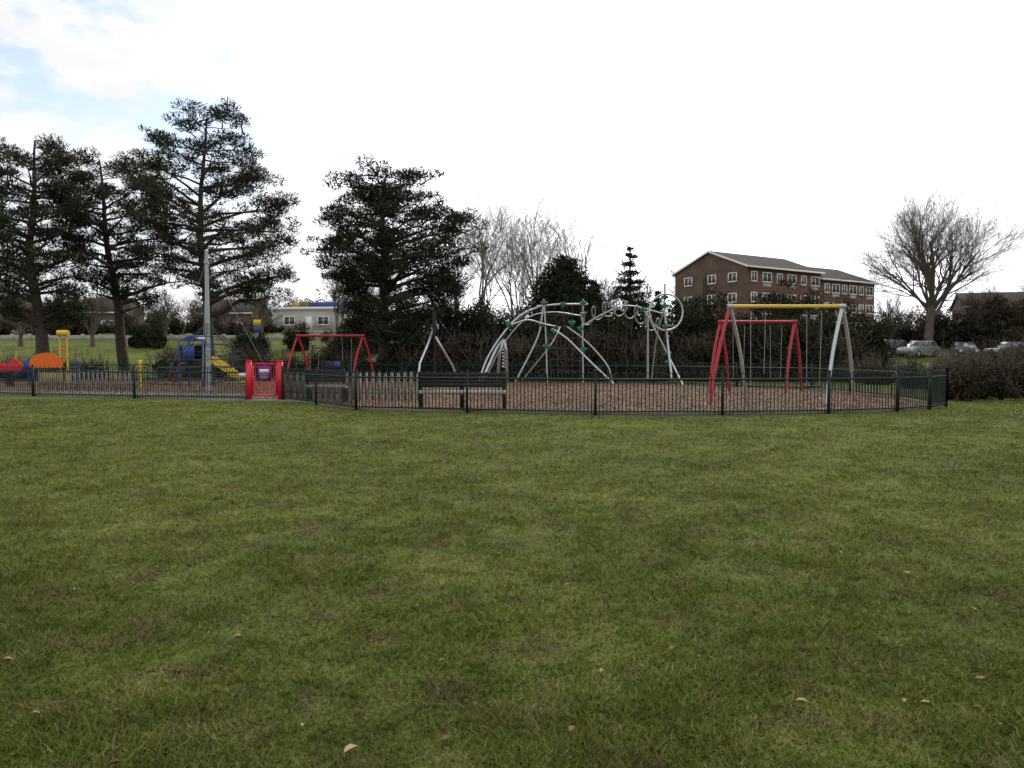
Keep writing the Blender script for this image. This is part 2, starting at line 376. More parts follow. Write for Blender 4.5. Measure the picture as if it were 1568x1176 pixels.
# ---------------------------------------------------------------- tubular climbing frame
def climber():
    b=MB(); D=27
    def pl(pts,r=.034,m='steel',s=6): b.path([P(p[0],p[1],p[2] if len(p)>2 else D) for p in pts],r,m,8,smooth=s)
    pl([(733,584,26),(748,545,26.3),(775,505,26.6),(800,481,27),(833,467,27)])
    pl([(783,497,26.2),(808,490,26.4),(832,496,26.8),(856,501,27.2)],.028)
    pl([(822,469),(860,466),(900,466)])
    pl([(745,578,28.5),(770,528,28.2),(806,488,28),(845,478,28),(893,484,28)],.024)
    pl([(833,458),(829,490),(822,520),(790,584)]); pl([(893,458),(892,500),(893,586)],.03)
    pl([(833,460),(836,520),(838,586)],.03)
    pl([(845,503,27),(870,520,26.8),(905,555,26.4),(940,588,26)]); pl([(858,500,27.5),(842,530),(800,582,28)],.028)
    pl([(868,500),(900,525),(930,560),(937,584)],.028)
    pl([(1018,434),(1018,480),(1023,530),(1030,590,26.4)],.04)
    pl([(985,472),(1003,505),(1025,548),(1046,590,26.2)]); pl([(1018,470,27.5),(1005,520,28),(998,580,28.5)],.024)
    pl([(992,483,28),(992,580,28)],.035,'mast',1)
    c=np.array(P(1020,478,D)); hp=[c+np.array([.66*math.cos(t)+.0,.25*math.cos(t),.66*math.sin(t)]) for t in np.linspace(0,2*math.pi,41)]
    b.path(hp,.034,'steel',8)
    hx=[]
    for t in np.linspace(0,1,190):
        px=888+t*122; py=493-24*math.sin(math.pi*min(1,t*1.05))+6*t; c=np.array(P(px,py,D)); a=t*2*math.pi*7.5
        hx.append(c+np.array([.16*math.cos(a),.26*math.cos(a+1.0),.27*math.sin(a)]))
    b.path(hx,.022,'steel',7)
    pl([(890,500),(925,480),(962,468),(1015,480)],.024)
    for q in ((833,464),(830,497),(893,464),(893,480),(889,503),(893,535),(1018,455),(1018,468),(1019,500),(1023,541),(1024,555),(1029,583,26.4),(848,506),(876,494),(780,497,26.6),(836,530),(985,474),(862,466)):
        c=np.array(P(q[0],q[1],q[2] if len(q)>2 else D)); b.tubes([[*(c-[.12,0,0]),*(c+[.12,0,0]),.055,.055],[*(c-[0,0,.10]),*(c+[0,0,.10]),.055,.055]],'clamp',10,caps=True)
    for i in range(5):
        t=i/4; pl([(836+t*54,467),(845+t*42,586)],.013,'rope',1)
    for k in range(6):
        y=482+k*17; pl([(838+k,y),(891,y+2)],.012,'rope',1)
    for i in range(4): pl([(905+i*27,484,27),(900+i*30,586,27.5)],.011,'rope',1)
    b.build('tubular_climbing_frame',smooth=True)
    b=MB()
    def pl(pts,r=.04,m='steel',s=6,D=28): b.path([P(p[0],p[1],p[2] if len(p)>2 else D) for p in pts],r,m,8,smooth=s)
    pl([(772,520),(760,535),(738,583,27.4)],.05); pl([(772,520),(765,545),(762,583,28.5)],.055); pl([(772,520),(776,545),(776,583,29.3)],.045)
    c=P(773,528,28)
    b.path([(c[0]+.09*math.cos(t),c[1]+.09*math.sin(t),c[2]-t*.02) for t in np.linspace(0,44,140)],.02,'mast',6)
    b.build('tripod_climber',smooth=True)
    b=MB()
    pl([(665,476,31),(665,508,31)],.08,'black',1); pl([(665,500,31),(656,525,31),(643,556,30)],.045,'steel',6); pl([(667,516,31),(678,535,31),(693,560,31.6)],.045,'steel',6)
    pl([(665,492,31),(618,572,31)],.010,'rope',1); pl([(665,482,31),(590,560,32)],.010,'rope',1); pl([(666,482,31),(735,575,31)],.010,'rope',1); pl([(643,555,30),(640,583,29.6)],.045,'steel',1); pl([(693,560,31.6),(700,580,31.8)],.045,'steel',1)
    pl([(665,505,31),(666,580,31.2)],.045,'black',1)
    b.build('cable_ride_support',smooth=True)
climber()
def slide():
    b=MB(); x,y=G(300,35); 
    for dx in (-.55,.55):
        for dy in (-.5,.5): b.tubes([[x+dx,y+dy,0,x+dx,y+dy,2.15,.045,.045]],'blue',8,caps=True)
    b.box((x,y,1.2),(1.15,1.05,.08),'black')
    b.box((x-.1,y-.55,1.6),(.55,.04,.65),'blue'); b.box((x-.6,y,1.6),(.04,.9,.7),'black'); b.box((x,y+.56,1.6),(1.0,.04,.7),'black')
    b.prism([(x-.5,y-.55,2.15),(x+.5,y-.55,2.15),(x+.1,y-.55,2.4),(x-.1,y-.55,2.4)],(0,1.1,0),'blue')
    pr=[(x+.6,1.22),(x+.95,1.10),(x+1.9,.45),(x+2.3,.28),(x+2.65,.26)]
    for i in range(len(pr)-1):
        (xa,za),(xb,zb)=pr[i],pr[i+1]
        b.add([(xa,y-.28,za),(xb,y-.28,zb),(xb,y+.28,zb),(xa,y+.28,za)],[[0,1,2,3]],'yellow')
        for yy in (-.3,.3):
            b.prism([(xa,y+yy-.02,za-.05),(xb,y+yy-.02,zb-.05),(xb,y+yy-.02,zb+.24),(xa,y+yy-.02,za+.24)],(0,.04,0),'yellow')
    b.tubes([[x+2.4,y,0,x+2.4,y,.26,.04,.04]],'blue',8)
    for i in range(5): b.box((x-.95+.12*i*.6,y,.22+.2*i),(.12,.7,.04),'black')
    for yy in (-.36,.36): b.path([(x-1.0,y+yy,0),(x-.6,y+yy,1.2),(x-.6,y+yy,1.9)],.03,'redw',6)
    b.build('playground_slide')
    b=MB(); x,y=G(75,36)
    arch=[(x-.95,y,.85),(x+.65,y,.85),(x+.65,y,1.05)]+[(x-.15+.8*math.cos(t),y,1.05+.55*math.sin(t)) for t in np.linspace(.2,math.pi-.2,9)]+[(x-.95,y,1.05)]
    b.prism(arch,(0,.05,0),'orange')
    b.box((x-.95,y+.1,.95),(.5,.05,.5),'blue',.4); b.box((x-.1,y+.5,.82),(1.6,1.0,.06),'black')
    for dx,h in ((-1.05,1.3),(-.85,1.4),(.5,2.5),(.85,2.5)):
        b.tubes([[x+dx,y+.1,0,x+dx,y+.1,h,.045,.045]],'yellow' if h>2 else 'blue',8,caps=True)
    b.box((x+.68,y+.1,1.75),(.35,.04,.12),'orange'); b.box((x+.68,y+.1,1.35),(.35,.04,.12),'orange')
    b.tubes([[x+.45,y+.05,2.55,x+.95,y+.05,2.55,.15,.15]],'yellow',14,caps=True)
    b.box((x,y+.15,.42),(1.2,.04,.5),'yellow')
    b.prism([(x-1.1,y+.3,1.0),(x-2.3,y+.3,.2),(x-2.3,y+.3,.35),(x-1.1,y+.3,1.2)],(0,.5,0),'blue')
    b.build('toddler_play_unit')
    b=MB(); x,y=G(14,34)
    b.prism([(x-.5,y,.7),(x+.5,y,.7),(x+.6,y,1.05),(x+.2,y,1.35),(x-.1,y,1.05),(x-.6,y,1.2)],(0,.1,0),'red')
    b.path([(x+.18*math.cos(t),y+.18*math.sin(t),.05+t*.015) for t in np.linspace(0,44,120)],.025,'black',6)
    b.path([(x+.1,y+.05,1.1),(x+.4,y+.05,1.6)],.03,'yellow',6)
    b.build('spring_rider')
    b=MB(); x,y=G(510,36)
    for s in (-.5,.5): b.tubes([[x+s,y,0,x+s,y,1.2,.05,.05]],'black',8)
    b.box((x,y,.9),(1.0,.05,.6),'black'); b.box((x+.2,y-.04,1.0),(.3,.03,.3),'blue'); b.build('activity_panel')
    for pxx,c in ((215,'yellow'),(118,'blue')):
        b=MB(); x,y=G(pxx,33); b.tubes([[x,y,0,x,y,.95,.035,.035],[x,y,.95,x,y,1.0,.10,.10]],c,10,caps=True); b.box((x,y-.02,1.15),(.2,.05,.25),c,0,.6); b.build('play_post')
slide()
# ---------------------------------------------------------------- pine trees
def pine(d,trunk,prof,dens=1.0,needle='needles',seed=1,nb=70,r0=.36,tuft=.30,fill=1.0,flat=.55):
    rs=np.random.default_rng(seed); b=MB()
    tp=[np.array(P(px,py,d)) for px,py in trunk]; tp[0][2]=-.1
    H=tp[-1][2]; segs=[]
    zz=np.array([p[2] for p in tp]); xx=np.array([p[0] for p in tp])
    tx=lambda z: np.interp(z,zz,xx)
    zs=np.linspace(-.1,H,26); rad=lambda z: r0*(1-.88*max(0,z)/H)
    wob=lambda z: .12*math.sin(z*.9+seed)
    for a,c in zip(zs[:-1],zs[1:]): segs.append([tx(a),d+wob(a),a,tx(c),d+wob(c),c,rad(a)*(1.25 if a<.2 else 1),rad(c)])
    pz=np.array([P(784,q[0],d)[2] for q in prof])[::-1]; s=d/F
    pL=np.array([q[1]*s for q in prof])[::-1]; pR=np.array([q[2]*s for q in prof])[::-1]
    cl=[]; zlo,zhi=pz[0],pz[-1]
    for k in range(nb):
        z=zlo+(zhi-zlo)*((k+rs.uniform(0,1))/nb); az=k*2.4+rs.uniform(-.5,.5)
        c=math.cos(az); Lr=np.interp(z,pz,pR) if c>0 else np.interp(z,pz,pL); Ld=(np.interp(z,pz,pR)+np.interp(z,pz,pL))/2
        Lb=(abs(c)*Lr+(1-abs(c))*Ld)*rs.uniform(.70,1.0)
        z0=max(1.5,z-Lb*rs.uniform(.05,.40)); base=np.array([tx(z0),d+wob(z0),z0])
        dirh=np.array([c,math.sin(az),0])
        pts=[base]
        for t in (.25,.5,.75,1): pts.append(base+dirh*Lb*t+np.array([0,0,(z-z0)*(t**.8)])+rs.normal(0,.1,3)*Lb*.16)
        rb=min(.06+.027*Lb,rad(z0)*.65)
        for i in range(4): segs.append([*pts[i],*pts[i+1],rb*(1-i*.22),rb*(1-(i+1)*.22)])
        nc=max(3,int(Lb*2.5*dens))
        for j in range(nc):
            t=rs.uniform(.28,1)**.65; q=pts[min(3,int(t*4))]*(1-(t*4)%1)+pts[min(4,int(t*4)+1)]*((t*4)%1) if t<1 else pts[4]
            side=rs.normal(0,1)*.30*Lb*(.35+.5*(1-abs(t-.6))); perp=np.array([-dirh[1],dirh[0],0])
            e=q+perp*side+np.array([0,0,rs.uniform(-.2,.8)]); e=e+dirh*abs(side)*.25
            mid=(q+e)/2+[0,0,-.05]
            segs.append([*q,*mid,.045,.033]); segs.append([*mid,*e,.033,.014]); cl.append(e)
    b.tubes(segs,'pbark',6)
    for e in cl:
        rr=rs.uniform(.42,.80); n=int(100*fill*(rr/.6)**2)
        v=rs.normal(size=(n,3)); v/=np.linalg.norm(v,axis=1,keepdims=True); v*=rs.uniform(.25,1.1,(n,1))**.6
        pts=e+v*[rr,rr,rr*flat]
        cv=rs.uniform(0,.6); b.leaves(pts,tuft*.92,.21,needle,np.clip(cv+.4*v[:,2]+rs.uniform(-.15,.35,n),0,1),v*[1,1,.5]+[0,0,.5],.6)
    return b.build('pine_tree')
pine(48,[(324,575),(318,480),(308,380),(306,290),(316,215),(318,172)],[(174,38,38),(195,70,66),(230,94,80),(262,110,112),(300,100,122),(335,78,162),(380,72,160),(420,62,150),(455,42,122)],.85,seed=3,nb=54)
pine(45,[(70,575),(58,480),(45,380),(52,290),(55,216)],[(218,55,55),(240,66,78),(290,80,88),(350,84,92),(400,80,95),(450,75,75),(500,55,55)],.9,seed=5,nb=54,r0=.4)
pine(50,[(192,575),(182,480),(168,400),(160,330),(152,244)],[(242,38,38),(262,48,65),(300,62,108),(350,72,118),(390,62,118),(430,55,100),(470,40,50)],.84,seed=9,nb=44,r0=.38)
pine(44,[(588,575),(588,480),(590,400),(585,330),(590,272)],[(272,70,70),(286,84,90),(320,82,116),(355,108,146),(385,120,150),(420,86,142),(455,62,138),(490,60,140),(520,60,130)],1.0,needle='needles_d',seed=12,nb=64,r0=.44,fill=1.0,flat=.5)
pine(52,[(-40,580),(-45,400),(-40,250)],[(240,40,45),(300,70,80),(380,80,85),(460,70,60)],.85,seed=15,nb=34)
def conifer(name,px,top,d,w,dens=1.0,needle='needles_d',seed=1,tier=.45,gap=0.0,droop=.15,tuft=.22,pw=.8):
    rs=np.random.default_rng(seed); b=MB(); x,_,H=P(px,top,d); W=w*d/F/2; z0=terr(0,d)*1.0
    b.tubes([[x,d,z0-.1,x,d,H,.2,.02]],'pbark',7); z=z0+.5; segs=[]
    while z<H:
        t=(z-z0)/(H-z0); Lb=W*(1-t)**pw+.08; n=int(7+6*Lb)
        for k in range(n):
            if rs.uniform()<gap: continue
            az=rs.uniform(0,6.283); l=Lb*rs.uniform(.65,1.1); zz=z+rs.uniform(-.15,.15)
            e=np.array([x+math.cos(az)*l,d+math.sin(az)*l,zz-droop*l]); segs.append([x,d,zz,*e,.025,.008])
            m=int(34*l*dens)+8; tt=rs.uniform(.15,1,m)[:,None]; pts=np.array([x,d,zz])*(1-tt)+e*tt+rs.normal(0,1,(m,3))*[.16,.16,.09]*(.5+.5*l)
            b.leaves(pts,tuft,.4,needle,np.clip(rs.uniform(0,.8,m)*(.6+.4*tt[:,0]),0,1))
        z+=tier
    b.tubes(segs,'pbark',4); return b.build(name)
conifer('spruce_tree',965,380,46,128,.85,seed=4,tier=.5,gap=.10,droop=-.1)
conifer('conifer_tree',862,396,46,150,1.7,seed=5,tier=.3,droop=-.35,pw=.5)
conifer('conifer_tree',908,432,50,80,1.4,seed=6,tier=.3,droop=-.3,pw=.6)
conifer('conifer_tree',1008,446,47,60,1.2,seed=8,tier=.4,droop=.0)
# ---------------------------------------------------------------- bushes
def bush(name,items,leafm='ivy',size=.17,dens=1.0,seed=1,core=True,twigs=0,sub=3):
    rs=np.random.default_rng(seed); b=MB(); segs=[]
    its=[]
    for (px,top,d,w) in items:
        its.append((px,top+rs.uniform(0,8),d,w*.8))
        for k in range(sub-1):
            its.append((px+rs.uniform(-.5,.5)*w,top+rs.uniform(2,30)*(560-top)/110,d+rs.uniform(-1.2,1.2),w*rs.uniform(.35,.7)))
    for (px,top,d,w) in its:
        x,_,zt=P(px,top,d); g=float(terr(0,d)); W=w*d/F/2; h=max(.6,zt-g)
        if core: b.blob((x,d+.2,g+h*.28),(W*.66,W*.45,h*.36),'core',9,.35)  # added dark blob behind the leaves, keeps skylight from showing through
        nc=int(5+W*h*1.8)+(4 if h<2 else 0)
        for k in range(nc):
            az=rs.uniform(0,6.283); u=rs.uniform(0,1)**1.15; rad=math.sqrt(max(0,1-(u*1.0)**2.0))*rs.uniform(.6,1.12)
            c=np.array([x+math.cos(az)*W*rad*.9,d+math.sin(az)*W*rad*.7,g+h*(.05+.87*u)+rs.normal(0,.1)]); rr=rs.uniform(.25,.8)*min(1,h/2.0)
            n=int(115*(rr/.6)**1.3*dens); v=rs.normal(size=(n,3)); v/=np.linalg.norm(v,axis=1,keepdims=True); v*=rs.uniform(.2,1.25,(n,1))**.6
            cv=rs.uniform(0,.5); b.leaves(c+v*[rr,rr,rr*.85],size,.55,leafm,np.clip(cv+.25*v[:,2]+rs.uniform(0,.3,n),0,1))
        for k in range(int(twigs*40*W)):
            q=np.array([x+rs.uniform(-W,W),d+rs.uniform(-.6,.6)*W,g+h*rs.uniform(.4,.9)]); e=q+rs.normal(0,.3,3)+[0,0,rs.uniform(.2,.9)]
            segs.append([*q,*e,.014,.006])
    if segs: b.tubes(segs,'tbark',3)
    return b.build(name)
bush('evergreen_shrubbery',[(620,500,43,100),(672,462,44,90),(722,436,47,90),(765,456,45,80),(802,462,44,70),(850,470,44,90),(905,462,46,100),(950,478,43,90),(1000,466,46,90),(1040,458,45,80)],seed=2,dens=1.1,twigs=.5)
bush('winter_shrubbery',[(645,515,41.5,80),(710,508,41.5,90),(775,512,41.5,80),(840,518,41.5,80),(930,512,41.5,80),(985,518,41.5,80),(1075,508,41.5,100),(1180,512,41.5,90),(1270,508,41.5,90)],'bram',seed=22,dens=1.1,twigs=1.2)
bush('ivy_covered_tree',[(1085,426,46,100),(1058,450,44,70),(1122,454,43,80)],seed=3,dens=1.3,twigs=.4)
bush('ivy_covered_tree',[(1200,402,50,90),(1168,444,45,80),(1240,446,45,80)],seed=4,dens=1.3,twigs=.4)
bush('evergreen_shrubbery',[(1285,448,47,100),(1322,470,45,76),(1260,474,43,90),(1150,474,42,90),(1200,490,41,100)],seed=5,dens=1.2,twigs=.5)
bush('winter_hedge',[(1352,486,78,50),(1385,494,76,80),(1430,476,76,110),(1480,462,74,100),(1530,444,72,100),(1590,440,70,120),(1660,430,70,120),(1560,500,70,110)],'bram',.22,1.1,seed=6,twigs=1)
bush('winter_hedge',[(1350,548,46,60),(1455,548,47,60),(1510,538,44,80),(1560,526,42,90),(1620,520,42,100)],'bram',.14,1.2,seed=16,twigs=1.5)
bush('bramble_hedge',[(1462+i*24,553+(i%3)*5,25+i*.25+(i%2),54) for i in range(13)]+[(1400,554,33,60),(1350,558,37,80),(1300,556,40,80),(1440,556,30,60)],'bram',.09,2.0,seed=7,twigs=2,sub=2)
bush('boundary_hedge',[(560+i*45,538+(i%4)*4,43.5,75) for i in range(17)],'bram',.13,1.1,seed=8,twigs=1,sub=2)
bush('boundary_hedge',[(-40+i*42,548+(i%3)*5,46,60) for i in range(5)]+[(250+i*40,530+(i%3)*7,47,60) for i in range(8)],'bram',.12,1.0,seed=9,twigs=2,sub=2)
bush('laurel_bush',[(462,488,72,46),(545,470,70,70),(515,496,64,60),(380,500,70,60),(225,492,74,60)],'ivy',.2,1.1,seed=10,twigs=1)
bush('winter_hedge',[(-40+i*40,492-(i*7%5)*6,84+(i%3)*3,60) for i in range(12)],'bram',.24,1.0,seed=30,twigs=2,sub=3)
# ---------------------------------------------------------------- bare trees
def bare(px,top,d,spread=1.0,seed=1,counts=(6,6,6,6,3),m='tbark',r0=.28,mul=1.12,up=.5,lens=(.18,.46,.27,.15,.085,.05),t0=.55,rmin=.008):
    rs=np.random.default_rng(seed); x,_,zt=P(px,top,d); g=float(terr(0,d)); H=(zt-g)*mul; segs=[]
    def grow(p,dv,L,r,lev):
        n=4 if lev<3 else 2; pts=[p]; rr=[r]; q=p.copy(); dd=dv.copy()
        for i in range(n):
            dd=dd+rs.normal(0,.12 if lev else .05,3)+np.array([0,0,.06*up]); dd/=np.linalg.norm(dd); q=q+dd*L/n; pts.append(q.copy()); rr.append(r*(1-.62*(i+1)/n) if lev>0 else r*(1-.35*(i+1)/n))
        for i in range(n): segs.append([*pts[i],*pts[i+1],max(rr[i],rmin),max(rr[i+1],rmin*.8)])
        if lev>=len(counts): return
        for k in range(counts[lev]):
            t=rs.uniform(.3,1) if lev>0 else rs.uniform(t0,1); i=min(n-1,int(t*n)); f=t*n-i; s=pts[i]*(1-f)+pts[i+1]*f
            ax=rs.normal(size=3); ax-=ax.dot(dd)*dd; ax/=np.linalg.norm(ax); an=rs.uniform(.30,.78)*(spread if lev<2 else 1)
            LL=H*lens[lev+1]*rs.uniform(.75,1.15)
            if lev==0 and k<3: an*=.35; s=pts[-1]
            elif lev==0: LL*=1.15-.35*t
            nd=dd*math.cos(an)+ax*math.sin(an); nd[2]+=.25*up; nd/=np.linalg.norm(nd)
            grow(s,nd,LL,rr[i]*(.55 if lev>0 else (.6 if k<3 or t0>.5 else .42)),lev+1)
    grow(np.array([x,d,g-.1]),np.array([0,0,1.]),H*lens[0],r0,0)
    b=MB(); a=np.array(segs); big=a[:,6]>.03
    b.tubes(a[big],m,6); b.tubes(a[~big],m,3); return b.build('bare_tree')
L2=(.3,.44,.24,.14,.09,.05)
bare(1428,284,72,1.25,seed=21,counts=(16,6,6,5,2),r0=.45,mul=1.04,up=.5,lens=(.32,.42,.25,.15,.09,.05),t0=.35,rmin=.008)
bare(832,318,58,.9,seed=22,counts=(7,5,5,4,2),m='pale',r0=.2,lens=L2,t0=.4,mul=1.14)
bare(738,312,62,.85,seed=23,counts=(7,5,5,4,2),m='pale',r0=.2,lens=L2,t0=.4,mul=1.14)
bare(785,342,66,.8,seed=24,counts=(5,5,5,4,2),m='pale',r0=.2)
bare(886,350,60,.9,seed=25,counts=(6,5,5,4,2),m='pale',r0=.2,lens=L2,t0=.4,mul=1.14)
bare(552,385,66,.8,seed=26,counts=(5,5,5,4,2),m='pale')
bare(515,385,72,.9,seed=27,counts=(5,5,5,4,2),m='pale')
bare(700,380,56,.8,seed=28,counts=(5,5,5,4,2))
bare(1520,425,74,1.1,seed=29,counts=(7,6,5,4,2),mul=1)
bare(1365,440,74,1.1,seed=30,counts=(6,6,5,4,2),mul=.95)
for i,(px,top,d) in enumerate(((140,440,75),(250,445,80),(400,440,82),(30,460,75),(90,450,90),(210,458,92),(345,450,88),(290,462,95),(450,452,110))):
    bare(px,top,d,1.0,seed=31+i,counts=(5,5,5,4,1),rmin=.012)
bare(1040,400,125,1.0,seed=55,counts=(6,6,5,4,2),rmin=.013); bare(1610,400,78,1.1,seed=56,counts=(6,6,5,4,2)); bare(930,415,64,.9,seed=57,counts=(5,5,5,4,2)); bare(985,430,66,.9,seed=58,counts=(5,5,5,4,2))
def treeline():
    b=MB(); rs=np.random.default_rng(40)
    for k in range(240):
        x=rs.uniform(-190,230); y=rs.uniform(135,175)+abs(x)*.15; h=rs.uniform(4,7.5)+(2.0 if x<-25 else 0)
        n=320; v=rs.normal(size=(n,3)); v/=np.linalg.norm(v,axis=1,keepdims=True); v*=rs.uniform(.2,1,(n,1))**.45
        b.leaves(np.array([x,y,4.5+h*.55])+v*[h*.7,h*.6,h*.58],.75,.3,'twigmass',np.clip(rs.uniform(0,1)*.6+rs.uniform(0,.4,n),0,1))
        b.tubes([[x,y,4.3,x,y,4.5+h*.6,.25,.1]],'tbark',5)
    b.build('distant_tree_line')
treeline()
# ---------------------------------------------------------------- buildings
def window(b,x,z,w,h,y=0,panes=2):
    t=.12
    b.box((x,y-.03,z+h/2-t/2),(w,.10,t),'white'); b.box((x,y-.03,z-h/2+t/2),(w,.10,t),'white')
    for s in (-1,1): b.box((x+s*(w/2-t/2),y-.03,z),(t,.10,h-2*t),'white')
    for i in range(1,panes): b.box((x-w/2+w*i/panes,y-.03,z),(.08,.08,h-2*t-.004),'white')
    b.box((x,y-.012,z),(w-2*t-.004,.02,h-2*t-.004),'glass')
    b.box((x,y-.06,z-h/2-.05),(w+.1,.14,.06),'conc')
def apartment():
    near=G(1142,98); a=math.radians(33); g=4.3
    par=empty('brick_apartment_building',(near[0],near[1],0),a)
    W=13.0
    for k,(x0,L,ev) in enumerate(((0,16.0,13.1),(16.0,13.5,12.3))):
        ap=ev+2.5
        b=MB(); b.prism([(x0,0,g-1),(x0,W,g-1),(x0,W,ev),(x0,W/2,ap-.15),(x0,0,ev)],(L-.004,0,0),'brick'); b.build('walls',par)
        b=MB(); e=.45
        for s in (0,1):
            y0,y1=(-e,W/2) if s==0 else (W+e,W/2)
            ze=ev-.18
            b.add([(x0-.3,y0,ze),(x0+L+.2,y0,ze),(x0+L+.2,y1,ap),(x0-.3,y1,ap)],[[0,1,2,3]],'tile')
            b.add([(x0-.3,y0,ze+.16),(x0+L+.2,y0,ze+.16),(x0+L+.2,y1,ap+.16),(x0-.3,y1,ap+.16)],[[0,1,2,3]],'tile')
            for xe in (x0-.33,x0+L+.2): b.prism([(xe,y0,ze-.08),(xe,y0,ze+.17),(xe,y1,ap+.17),(xe,y1,ap-.08)],(.03,0,0),'white')
            b.box((x0+L/2,y0+(-.02 if s==0 else .02),ze+.05),(L+.5,.04,.24),'white')
        b.build('roof',par)
        b=MB()
        for fl in range(3):
            z=ev-1.35-fl*2.75
            for i in range(6):
                x=x0+1.4+i*(L-2.8)/5; window(b,x,z,1.9 if i%2 else 1.2,1.35,0,2)
                if i%2: b.box((x,-.02,z-1.05),(1.7,.03,.55),'render')
        b.build('windows',par)
    b=MB()
    for fl in range(3):
        z=13.1-1.35-fl*2.75
        for y in (2.6,7.0,10.6): window(b,y,z,1.5,1.25,0,2)
    o=b.build('gable_windows',par); o.rotation_euler[2]=math.radians(-90); o.location=(0,W,0)
    b=MB(); b.box((-.03,W*.55,8.9),(.04,1.0,6.5),'tile'); b.build('tile_hung_panel',par)
    b=MB(); b.tubes([[.4,W*.5,15.3,.4,W*.5,17,.03,.03],[.0,W*.5,16.8,.9,W*.5,16.8,.02,.02],[.2,W*.5-.4,16.8,.2,W*.5+.4,16.8,.015,.015]],'black',5); b.build('aerial',par)
apartment()
def house(name,px,d,w,h,depth,rot=0,wallm='brick2',roofh=2.2,flat=False):
    x,_=G(px,d); g=float(terr(0,d)); par=empty(name,(x,d,g),rot)
    b=MB(); 
    if flat: b.box((0,depth/2,h/2-.3),(w,depth,h+.6),wallm)
    else: b.prism([(-w/2,0,-.6),(-w/2,0,h),(-w/2,depth/2,h+roofh-.1),(-w/2,depth,h),(-w/2,depth,-.6)],(w,0,0),wallm)
    b.build('walls',par); b=MB()
    if flat:
        b.box((0,depth/2,h+.18),(w+.5,depth+.5,.36),'white')
    else:
        for s in (0,1):
            y0=-.4 if s==0 else depth+.4
            b.prism([(-w/2-.3,y0,h-.15),(-w/2-.3,depth/2,h+roofh),(-w/2-.3,depth/2,h+roofh+.15),(-w/2-.3,y0,h)],(w+.6,0,0),'tile')
        b.box((0,-.42,h-.05),(w+.6,.04,.2),'white')
        b.box((w*.3,depth/2,h+roofh+.5),(.7,.6,1.2),wallm)
    b.build('roof',par); b=MB(); n=max(2,int(w/3.2))
    for fl in range(max(1,int(h/2.6))):
        for i in range(n): window(b,-w/2+w*(i+.5)/n,1.4+2.6*fl,1.6,1.2,0,2)
    b.box((w*.04,-.03,1.0),(.95,.05,2.0),'white'); b.build('windows_and_door',par); return par
house('brick_house',158,112,7.0,3.2,7,.15,roofh=2.3); house('brick_house',60,118,14,3.0,7,0,roofh=2.2)
house('brick_house',345,118,9,3.4,7,-.1,roofh=2.2); house('brick_house',-40,110,12,3.4,7,.1)
house('flat_roof_building',470,100,9.5,2.9,8,-.12,'render',flat=True)
house('flat_roof_building',535,112,8,3.1,6,0,'render',flat=True)
house('brick_house',1545,110,12,4,7,-.3); house('brick_house',1640,110,12,4,7,-.3)
def shop():
    x,_=G(500,125); par=empty('shop_building',(x,125,4.5)); b=MB(); b.box((0,4,2.2),(11,8,4.4),'render'); b.build('walls',par)
    b=MB(); b.box((-4.2,-.2,4.95),(2.6,.3,1.3),'yellow'); b.box((1.4,-.2,4.95),(8.5,.3,1.3),'blue'); b.build('fascia_sign',par)
    b=MB(); b.box((0,-.05,1.4),(9,.08,1.8),'glass'); b.build('shop_window',par)
shop()
def roadsign():
    b=MB(); x,_=G(395,80); g=float(terr(0,80)); b.tubes([[x,80,g,x,80,g+2.2,.06,.06]],'steel',6); b.box((x,79.9,g+1.9),(.8,.06,.7),'yellow'); b.box((x,79.9,g+1.2),(.8,.06,.6),'blue'); b.build('road_sign')
roadsign()
b=MB()
x0=G(-60,81)[0]; x1=G(560,81)[0]; g=float(terr(0,81)); b.box(((x0+x1)/2,81,g+.1),(x1-x0,.25,.7),'conc')
for i in range(24): b.box((x0+(x1-x0)*i/23,80.86,g+.15),(.35,.1,.9),'conc')
b.build('low_concrete_wall')
b=MB(); ya,yb=91,97; 
b.add([(-80,ya,terr(0,ya)+.06),(25,ya,terr(0,ya)+.06),(25,yb,terr(0,yb)+.06),(-80,yb,terr(0,yb)+.06)],[[0,1,2,3]],'asphalt'); b.box((-27,ya-.1,float(terr(0,ya))+.05),(105,.2,.25),'conc'); b.build('road')
